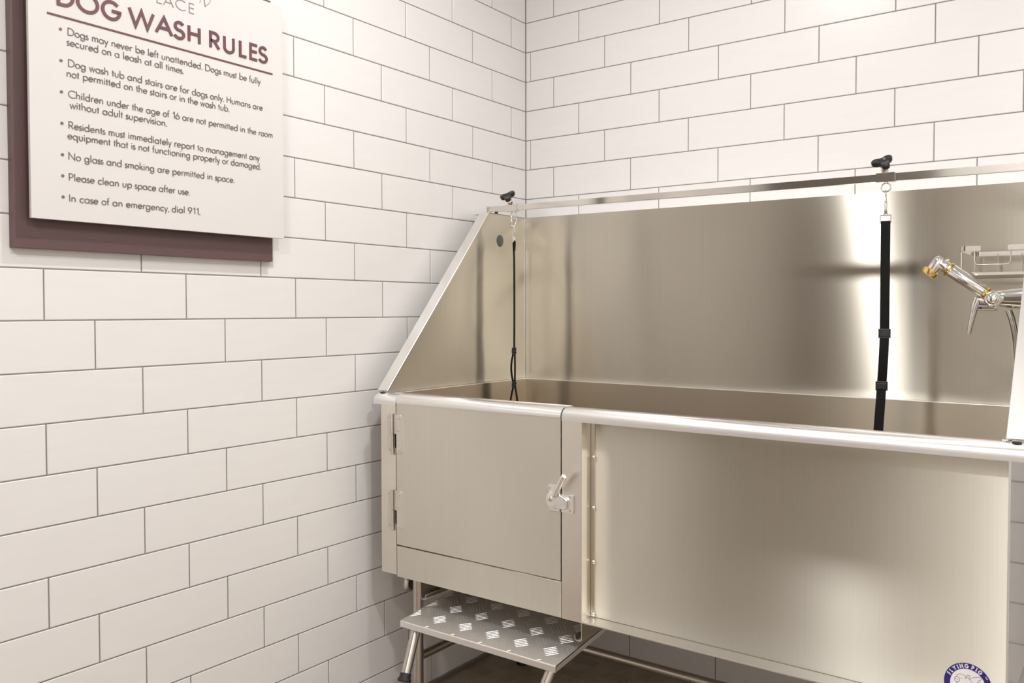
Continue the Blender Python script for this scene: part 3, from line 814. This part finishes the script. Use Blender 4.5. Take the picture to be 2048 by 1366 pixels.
# drain hose at the left wall
t = thing('drain_hose', (0.06, -0.58, 0.36), 'short black drain hose with a steel ring between the left wall and the tub underside', 'hose')
b = B(); tube(b, [(0.010, -0.592, 0.352), (0.06, -0.588, 0.352), (0.095, -0.580, 0.365), (0.122, -0.575, 0.395), (0.128, -0.573, ZB - 0.004)], 0.019, 20); obj('hose_tube', b, 'rubber', t, True)
b = B(); lathe(b, (0.0005, -0.592, 0.352), (1, 0, 0), [(0, 0.030), (0.004, 0.029), (0.010, 0.024), (0.012, 0.021)], 28); obj('wall_ring', b, 'steel_rim', t, True)
b = B(); lathe(b, (0.062, -0.588, 0.352), (1, 0, 0), [(0, 0.0205), (0.006, 0.0205)], 28); obj('hose_clamp', b, 'bolt', t, True)

# ------------------------------------------------------------------ leash clamps on the bar
def knob_outline(R, n=96, rot=0.0):
    pts = []
    for i in range(n):
        a = 2 * PI * i / n
        r = R * (0.70 + 0.30 * math.cos(3 * a))
        r = max(r, R * 0.47)
        pts.append((r * math.cos(a + rot), r * math.sin(a + rot)))
    return pts
def knob_mesh(b, c, R, h, rot):
    c = Vector(c)
    o = knob_outline(R, 96, rot)
    lev = [(0.88, 0), (0.97, 0.0018), (1.0, 0.004), (1.0, h - 0.004), (0.97, h - 0.0015), (0.90, h), (0.45, h), (0.40, h - 0.0008), (0.33, h - 0.0028), (0.2, h - 0.0036), (0.05, h - 0.0040)]
    rings = []
    for s, z in lev:
        if s <= 0.45:
            rr = R * s
            rings.append([b.verts.new(c + Vector((rr * math.cos(2 * PI * i / 96 + rot), rr * math.sin(2 * PI * i / 96 + rot), z))) for i in range(96)])
        else:
            rings.append([b.verts.new(c + Vector((p[0] * s, p[1] * s, z))) for p in o])
    for A, C in zip(rings, rings[1:]):
        for k in range(96): b.faces.new((A[k], A[(k + 1) % 96], C[(k + 1) % 96], C[k]))
    b.faces.new(rings[0][::-1]); b.faces.new(rings[-1])
def clamp(xc, xk, xe, label, rot):
    zb = barz(xc)
    t = thing('leash_clamp', (xc, -0.293, zb), label, 'clamp', 'leash clamps on the steel bar')
    b = B()
    w = 0.0215
    outl = [(-0.0085, -0.0110), (0.0085, -0.0110), (0.0085, 0.0110), (-0.0085, 0.0110)]
    inn = [(-0.0066, -0.0091), (0.0066, -0.0091), (0.0066, 0.0091), (-0.0066, 0.0091)]
    A = [[b.verts.new((x, -0.293 + u, zb + v)) for u, v in q] for x in (xc - w, xc + w) for q in (outl, inn)]
    for k in range(4):
        k2 = (k + 1) % 4
        b.faces.new((A[0][k], A[0][k2], A[2][k2], A[2][k])); b.faces.new((A[1][k], A[3][k], A[3][k2], A[1][k2]))
        b.faces.new((A[0][k], A[1][k], A[1][k2], A[0][k2])); b.faces.new((A[2][k], A[2][k2], A[3][k2], A[3][k]))
    obj('sleeve', b, 'polished', t)
    kd = Vector((0, -math.sin(math.radians(40)), math.cos(math.radians(40)))); kp = Vector((xk, -0.2990, zb + 0.0140))
    b = B(); lathe(b, kp, kd, [(0, 0.0092), (0.007, 0.0092), (0.007, 0.0044), (0.020, 0.0044)], 6); obj('clamp_screw', b, 'chrome', t)
    b = B(); kb = kp + kd * 0.0185; knob_mesh(b, kb, 0.0275, 0.0135, rot)
    bmesh.ops.rotate(b, verts=b.verts, cent=kb, matrix=Matrix.Rotation(math.radians(40), 3, 'X'))
    obj('tri_lobe_knob', b, 'plastic', t, True)
    b = B(); torus(b, (xe, -0.293, zb - 0.0110 - 0.0125), 0.0105, 0.0019, (1, 0, 0), (0, 0, 1)); tube(b, [(xe, -0.293, zb - 0.0135), (xe, -0.293, zb - 0.0104)], 0.003, 10)
    obj('eye_ring', b, 'chrome', t, True)
    return Vector((xe, -0.293, zb - 0.0110 - 0.0125 - 0.0105))
hangL = clamp(0.1650, 0.1625, 0.1706, 'black tri-lobed knob clamp on the bar at the tiled corner end', 1.08)
hangR = clamp(1.2969, 1.2950, 1.2969, 'black tri-lobed knob clamp on the bar over the wide hanging strap', 1.05)

# ------------------------------------------------------------------ leashes
def leash(hang, z1, z2, ang, bend, label):
    t = thing('dog_leash', hang, label, 'leash', 'black leashes on the bar clamps')
    t['_local'] = 1
    t.rotation_euler = (0, 0, ang)
    # local frame: x = strap width, y = strap thickness; top of hook hooks the ring at the origin
    b = B()
    torus(b, (0, 0, -0.0040), 0.0085, 0.0016, (0, 1, 0), (0, 0, 1), math.radians(-50), math.radians(230), 20, 8)
    tube(b, [(0, 0.0058, -0.0113), (0, 0.0050, -0.0160), (0, 0.0020, -0.0230), (0, 0, -0.0290), (0, 0, -0.0440)], [0.0019, 0.0026, 0.0034, 0.0034, 0.0026], 10)
    hook = obj('snap_hook', b, 'chrome', t, True)
    hook['_local'] = 1
    b = B(); tube(b, [(0, -0.0056, -0.0113), (0, -0.0078, -0.0150)], 0.0014, 8); tube(b, [(0, -0.001, -0.0250), (0, -0.0085, -0.0225)], 0.0012, 8); obj('thumb_bolt', b, 'bolt', hook, True)
    b = B(); lathe(b, (0, 0, -0.0430), (0, 0, -1), [(0, 0.0030), (0.0025, 0.0044), (0.005, 0.0032), (0.007, 0.0045), (0.0095, 0.003)], 14); obj('swivel', b, 'chrome', hook, True)
    b = B()
    w = 0.0118
    tube(b, [(-w, 0, -0.0560), (w, 0, -0.0560)], 0.0017, 8); tube(b, [(-w, 0, -0.0740), (w, 0, -0.0740)], 0.0017, 8)
    tube(b, [(-w, 0, -0.0545), (-w, 0, -0.0755)], 0.0017, 8); tube(b, [(w, 0, -0.0545), (w, 0, -0.0755)], 0.0017, 8)
    tube(b, [(-0.004, 0, -0.0545), (-0.004, 0, -0.052), (0.004, 0, -0.052), (0.004, 0, -0.0545)], 0.0015, 8)
    obj('strap_ring', b, 'chrome', t, True)
    def bx(z):    # sideways bend of the lower strap
        if z > z1: return 0.0
        return bend * ((z1 - z) / 0.24) ** 1.3
    n = 14
    W_ = 0.0215
    b = B()
    # folded end round the strap ring, main run, and doubled run between the two sliders
    ztop = -0.0725
    strap(b, [(0, 0.0012, ztop - 0.030), (0, 0.0026, ztop - 0.010), (0, 0.0028, ztop), (0, 0.0010, ztop + 0.0024), (0, -0.0014, ztop + 0.0005), (0, -0.0016, ztop - 0.010), (0, -0.0006, ztop - 0.030)] +
          [(bx(ztop - 0.03 + (z1 - ztop + 0.03) * i / n), 0.0008 * math.sin(3.1 * i / n), ztop - 0.03 + (z1 - ztop + 0.03) * i / n) for i in range(1, n + 1)], (1, 0, 0), W_, 0.0016)
    obj('strap', b, 'webbing', t)
    b = B()
    mid = [z1 + (z2 - z1) * i / 10 for i in range(11)]
    strap(b, [(bx(z), -0.0012 - 0.0085 * math.sin(PI * i / 10), z) for i, z in enumerate(mid)], (1, 0, 0), W_, 0.0016)
    strap(b, [(bx(z), 0.0016 + 0.0010 * math.sin(PI * i / 10), z) for i, z in enumerate(mid)], (1, 0, 0), W_ * 0.96, 0.0016)
    obj('doubled_strap', b, 'webbing', t)
    b = B()
    zl = z2 - 0.34
    lo = [z2 + (zl - z2) * i / 16 for i in range(17)]
    pts = [(bx(z), -0.0016 - 0.020 * math.sin(PI * i / 16) ** 0.8, z) for i, z in enumerate(lo)]
    pts2 = [(bx(z), 0.0016 + 0.016 * math.sin(PI * i / 16) ** 0.8, z) for i, z in enumerate(lo)]
    strap(b, pts + [(pts[-1][0], 0.0, zl - 0.004)] + pts2[::-1], (1, 0, 0), W_, 0.0016)
    obj('neck_loop', b, 'webbing', t)
    for zz in (z1, z2):
        b = B()
        x0 = bx(zz); hw, hh = 0.0138, 0.0112
        for q in ((x0 - hw, x0 - hw + 0.0035, -hh, hh), (x0 + hw - 0.0035, x0 + hw, -hh, hh)):
            box(b, q[0], q[1], -0.0042, 0.0042, zz + q[2], zz + q[3], 0.0012)
        for z0_, z1_ in ((-hh, -hh + 0.0034), (-0.0022, 0.0022), (hh - 0.0034, hh)):
            box(b, x0 - hw + 0.001, x0 + hw - 0.001, -0.0046, 0.0046, zz + z0_, zz + z1_, 0.0012)
        box(b, x0 - W_ / 2, x0 + W_ / 2, -0.0060, -0.0038, zz - 0.0075, zz + 0.0070, 0.0008)
        obj('slider_buckle', b, 'plastic', t)
    return t
leash(hangL, 1.0461 - hangL.z, 0.9372 - hangL.z, math.radians(295), 0.0, 'black webbing leash hung edge-on in the tiled corner end of the tub')
leash(hangR, 1.1198 - hangR.z, 0.9924 - hangR.z, math.radians(14), -0.012, 'wide black webbing leash hanging flat before the back splash')

# ------------------------------------------------------------------ faucet and sprayer on the right side splash
FX, FY, FZ = 1.553, -0.450, 1.199
FA = thing('faucet', (1.6130, FY, FZ), 'chrome mixer faucet with a long curved lever on the right side splash', 'faucet')
b = B(); lathe(b, (1.6127, FY, FZ + 0.001), (-1, 0, 0), [(0, 0.030), (0.003, 0.030), (0.006, 0.024), (0.012, 0.0225), (0.036, 0.0195), (0.052, 0.0175), (0.058, 0.0150), (0.060, 0.011), (0.061, 0)], 36); obj('body', b, 'chrome', FA, True)
b = B(); lathe(b, (FX - 0.001, FY - 0.008, FZ), (0, -1, 0), [(0, 0.0150), (0.006, 0.0172), (0.014, 0.0172), (0.0165, 0.0158), (0.0175, 0.0135), (0.0168, 0.012), (0.0185, 0.0112), (0.021, 0.008), (0.0218, 0)], 36); obj('pivot_cap', b, 'chrome', FA, True)
b = B(); lathe(b, (FX + 0.004, FY, FZ - 0.0165), (-1, 0, 0), [(0, 0.0075), (0.004, 0.0082), (0.006, 0.0078), (0.034, 0.0072), (0.042, 0.0066), (0.043, 0.005), (0.043, 0)], 24); obj('outlet_stub', b, 'chrome', FA, True)
b = B()
lev = [(1.540, FZ - 0.004), (1.528, FZ - 0.002), (1.5215, FZ + 0.001), (1.5165, FZ - 0.012), (1.5125, FZ - 0.032), (1.5085, FZ - 0.052), (1.5060, FZ - 0.066), (1.5052, FZ - 0.073)]
th = [0.0070, 0.0090, 0.0092, 0.0080, 0.0064, 0.0052, 0.0046, 0.0040]
wd = [0.008, 0.009, 0.009, 0.0085, 0.0075, 0.0065, 0.006, 0.005]
rings = []
for i, (x, z) in enumerate(lev):
    a = lev[max(i - 1, 0)]; c = lev[min(i + 1, len(lev) - 1)]
    d = Vector((c[0] - a[0], c[1] - a[1])).normalized(); n = Vector((-d.y, d.x))
    rings.append([b.verts.new((x + n.x * th[i] * math.cos(q), FY - 0.004 + wd[i] * math.sin(q), z + n.y * th[i] * math.cos(q))) for q in [2 * PI * k / 16 for k in range(16)]])
for A, C in zip(rings, rings[1:]):
    for k in range(16): b.faces.new((A[k], A[(k + 1) % 16], C[(k + 1) % 16], C[k]))
b.faces.new(rings[0][::-1]); b.faces.new(rings[-1])
obj('lever', b, 'chrome', FA, True)
b = B(); lathe(b, (1.527, FY - 0.0072, FZ - 0.0178), (0, -1, 0), [(0, 0.003), (0.0010, 0.0026), (0.0012, 0)], 14); obj('temperature_dot', b, 'sticker_blue', FA)

# hand sprayer lying in the faucet holder
p0 = Vector((1.5450, FY - 0.014, FZ + 0.0070)); p1 = Vector((1.4600, FY - 0.014, FZ + 0.0690)); ax = (p1 - p0).normalized()
SP = thing('hand_sprayer', p0, 'ribbed chrome hand sprayer with a brass nozzle resting on the faucet', 'sprayer')
b = B()
L0 = (p1 - p0).length
seg = 60; rings = []
ref = Vector((0, 1, 0)); n = ax.cross(ref).normalized(); bb = ax.cross(n)
for d, r in [(0.012, 0.0110), (0.014, 0.0125), (L0 - 0.014, 0.0145), (L0 - 0.012, 0.0130)]:
    rings.append([b.verts.new(p0 + ax * d + (n * math.cos(2 * PI * k / seg) + bb * math.sin(2 * PI * k / seg)) * (r * (1 + 0.035 * math.cos(2 * PI * k / 5 * 1.0)))) for k in range(seg)])
for A, C in zip(rings, rings[1:]):
    for k in range(seg): b.faces.new((A[k], A[(k + 1) % seg], C[(k + 1) % seg], C[k]))
b.faces.new(rings[0][::-1]); b.faces.new(rings[-1])
obj('grip', b, 'chrome', SP, True)
b = B(); lathe(b, p0 + ax * 0.005, ax, [(0, 0.0100), (0.003, 0.0132), (0.006, 0.0128), (0.008, 0.0108)], 28); obj('lower_brass_ring', b, 'brass', SP, True)
b = B(); lathe(b, p0 + ax * (L0 - 0.0120), ax, [(0, 0.0140), (0.002, 0.0156), (0.005, 0.0156), (0.007, 0.0125)], 28); obj('upper_brass_ring', b, 'brass', SP, True)
q = p0 + ax * (L0 - 0.005)
e = q + ax * 0.022
dn = Vector((-0.62, -0.10, -0.78)).normalized()
b = B()
tube(b, [q, q + ax * 0.007, q + ax * 0.014, e, e + ax * 0.006], [0.0115, 0.0130, 0.0112, 0.0122, 0.008], 24)
tube(b, [e - dn * 0.013 + ax * 0.002, e - dn * 0.006 + ax * 0.001, e, e + dn * 0.012, e + dn * 0.020], [0.007, 0.0120, 0.0128, 0.0122, 0.0114], 24)
tube(b, [q + ax * 0.009 - Vector((0, 0, -0.009)), q + ax * 0.004 - Vector((-0.006, 0, -0.016))], [0.004, 0.003], 12)
obj('spray_head', b, 'chrome', SP, True)
b = B(); lathe(b, e + dn * 0.0195, dn, [(0, 0.0130), (0.002, 0.0163), (0.011, 0.0163), (0.0135, 0.0150), (0.014, 0.012), (0.013, 0)], 24); obj('nozzle', b, 'brass', SP, True)
# corrugated hose from the faucet down inside the right splash
ctrl = [(1.5790, FY - 0.002, FZ - 0.0235), (1.5865, FY - 0.002, 1.150), (1.5925, FY + 0.004, 1.110), (1.5945, FY + 0.010, 1.050), (1.5925, FY + 0.016, 0.975), (1.5880, FY + 0.02, 0.905), (1.5860, FY + 0.02, 0.80), (1.582, FY + 0.02, 0.65), (1.575, FY + 0.02, 0.535)]
def catmull(P, k):
    P = [Vector(p) for p in P]; out = []
    Q = [2 * P[0] - P[1]] + P + [2 * P[-1] - P[-2]]
    for i in range(1, len(Q) - 2):
        for s in range(k):
            u = s / k
            out.append(0.5 * ((2 * Q[i]) + (Q[i + 1] - Q[i - 1]) * u + (2 * Q[i - 1] - 5 * Q[i] + 4 * Q[i + 1] - Q[i + 2]) * u * u + (3 * Q[i] - Q[i - 1] - 3 * Q[i + 1] + Q[i + 2]) * u ** 3))
    out.append(P[-1]); return out
hp = catmull(ctrl, 56)
b = B(); tube(b, hp, [0.0072 + (0.0009 if i % 3 == 0 else -0.0005) for i in range(len(hp))], 12)
tag(obj('shower_hose', b, 'chrome', None, True), 'corrugated chrome hose dropping from the faucet into the tub', 'hose')

# ------------------------------------------------------------------ wire caddy on the right side splash
CX0, CX1, CY0, CY1 = 1.4750, 1.6120, -0.392, -0.172
CA = thing('shower_caddy', (1.6125, -0.28, 1.265), 'chrome two-rail wire basket behind the faucet on the right side splash', 'basket')
def flat_loop(b, pts, h, t, zc_):
    strap3 = [Vector((x, y, zc_)) for x, y in pts]
    n = len(strap3); rings = []
    for i in range(n):
        a = strap3[max(i - 1, 0)]; c = strap3[min(i + 1, n - 1)]
        d = (c - a).normalized(); nn = Vector((-d.y, d.x, 0))
        rings.append([b.verts.new(strap3[i] + nn * (s * t / 2) + Vector((0, 0, v * h / 2))) for s, v in ((-1, -1), (1, -1), (1, 1), (-1, 1))])
    for A, C in zip(rings, rings[1:]):
        for k in range(4): b.faces.new((A[k], A[(k + 1) % 4], C[(k + 1) % 4], C[k]))
    b.faces.new(rings[0][::-1]); b.faces.new(rings[-1])
def corner(cx, cy, r, a0, a1): return arc(cx, cy, r, r, a0, a1, 6)
r = 0.012
zt_ = 1.3105
b = B()
flat_loop(b, [(CX0 + 0.042, CY0)] + corner(CX0 + r, CY0 + r, r, 270, 180) + corner(CX0 + r, CY1 - r, r, 180, 90) + [(CX1, CY1)], 0.0105, 0.002, zt_)
flat_loop(b, [(CX1, CY0), (CX0 + 0.094, CY0)], 0.0105, 0.002, zt_)
obj('top_rail', b, 'polished', CA)
b = B()
tube(b, [(CX0 + 0.030, CY0, zt_), (CX0 + 0.030, CY0, zt_ - 0.028), (CX0 + 0.0315, CY0, zt_ - 0.033), (CX0 + 0.036, CY0, zt_ - 0.036), (CX0 + 0.094, CY0, zt_ - 0.036), (CX0 + 0.0985, CY0, zt_ - 0.033), (CX0 + 0.100, CY0, zt_ - 0.028), (CX0 + 0.100, CY0, zt_)], 0.0016, 10)
obj('front_dip_wire', b, 'chrome', CA, True)
b = B()
for x, y in ((CX0 + 0.002, CY0 + 0.016), (CX0 + 0.002, CY1 - 0.014), (CX0 + 0.05, CY1), (CX0 + 0.10, CY1)):
    tube(b, [(x, y, zt_), (x, y, 1.2530)], 0.0018, 10)
for i in range(11):
    y = CY0 + 0.02 + i * 0.0185
    tube(b, [(CX0, y, 1.2545), (CX1, y, 1.2545)], 0.0014, 8)
obj('shelf_wires', b, 'chrome', CA, True)
b = B(); flat_loop(b, [(CX1, CY0)] + corner(CX0 + r, CY0 + r, r, 270, 180) + corner(CX0 + r, CY1 - r, r, 180, 90) + [(CX1, CY1)], 0.006, 0.002, 1.2550)
obj('lower_rail', b, 'polished', CA)
b = B(); box(b, CX1 - 0.0005, 1.6128, CY0 + 0.01, CY1 - 0.01, 1.248, 1.316, 0.0003); obj('mounting_plate', b, 'polished', CA)

# ------------------------------------------------------------------ the sign
SG = thing('rules_sign', (0.0, -1.37, 1.62), 'white dog wash rules sign on an offset maroon backing board', 'sign')
b = B(); box(b, 0.0, 0.020, -1.6804, -1.0900, 1.2975, 1.9435, 0.0008); obj('backing_board', b, 'sign_dark', SG)
b = B(); box(b, 0.0360, 0.0450, -1.6591, -1.0745, 1.3545, 1.9285, 0.0008); obj('face_panel', b, 'sign_white', SG)
for y, z in ((-1.63, 1.385), (-1.105, 1.385), (-1.63, 1.90), (-1.105, 1.90)):
    b = B(); tube(b, [(0.0200, y, z), (0.0360, y, z)], 0.008, 16); obj('standoff', b, 'bolt', SG, True)
sf = lambda u, v, d: (0.045 + d, u, v)
for word, y0, y1 in (('DOG', -1.6068, -1.4800), ('WASH', -1.4650, -1.2980), ('RULES', -1.2760, -1.1185)):
    b = B(); write(b, word, y0, y1, 1.7790, 0.0344, 0.0031, sf, 0, 0.0020, 2.0); obj('title_word', b, 'letter', SG)
b = B(); box(b, 0.045, 0.0462, -1.6250, -1.1050, 1.7537, 1.7575); obj('title_rule', b, 'letter', SG)
b = B(); write(b, 'PLACE', -1.4240, -1.3118, 1.8425, 0.0212, 0.00095, sf, 0, 0.0008, 2.2)
ribbon(b, [(-1.2985, 1.8715), (-1.2900, 1.9050)], 0.0006, sf, 0, 0.0008)
ribbon(b, [(-1.2905, 1.9050), (-1.2852, 1.8665)], 0.0012, sf, 0, 0.0009)
ribbon(b, [(-1.2852, 1.8665), (-1.2735, 1.8800), (-1.2660, 1.9050)], 0.0006, sf, 0, 0.0007)
obj('logo_lettering', b, 'logo', SG)
LINES = [[('Dogs may never be left unattended. Dogs must be fully', -1.5870, -1.1395, 1.7230), ('secured on a leash at all times.', -1.5895, -1.3395, 1.7025)],
         [('Dog wash tub and stairs are for dogs only. Humans are', -1.5870, -1.1345, 1.6612), ('not permitted on the stairs or in the wash tub.', -1.5900, -1.2255, 1.6405)],
         [('Children under the age of 16 are not permitted in the room', -1.5880, -1.1070, 1.5998), ('without adult supervision.', -1.5855, -1.3805, 1.5790)],
         [('Residents must immediately report to management any', -1.5880, -1.1440, 1.5382), ('equipment that is not functioning properly or damaged.', -1.5905, -1.1405, 1.5175)],
         [('No glass and smoking are permitted in space.', -1.5890, -1.2140, 1.4765)],
         [('Please clean up space after use.', -1.5890, -1.3280, 1.4350)],
         [('In case of an emergency, dial 911.', -1.5890, -1.3030, 1.3935)]]
bul = [1.7305, 1.6690, 1.6078, 1.5460, 1.4842, 1.4427, 1.4010]
for para, bz_ in zip(LINES, bul):
    b = B()
    for s, y0, y1, z in para:
        write(b, s, y0, y1, z, 0.0138, 0.00078, sf, 0, 0.0010, 1.15, 0.36)
    prism(b, arc(-1.6005, bz_, 0.0030, 0.0030, 0, 360, 18)[:-1], sf, 0, 0.0010)
    obj('rule_lettering', b, 'text', SG)
for o in bpy.data.objects:
    if '_local' in o: del o['_local']
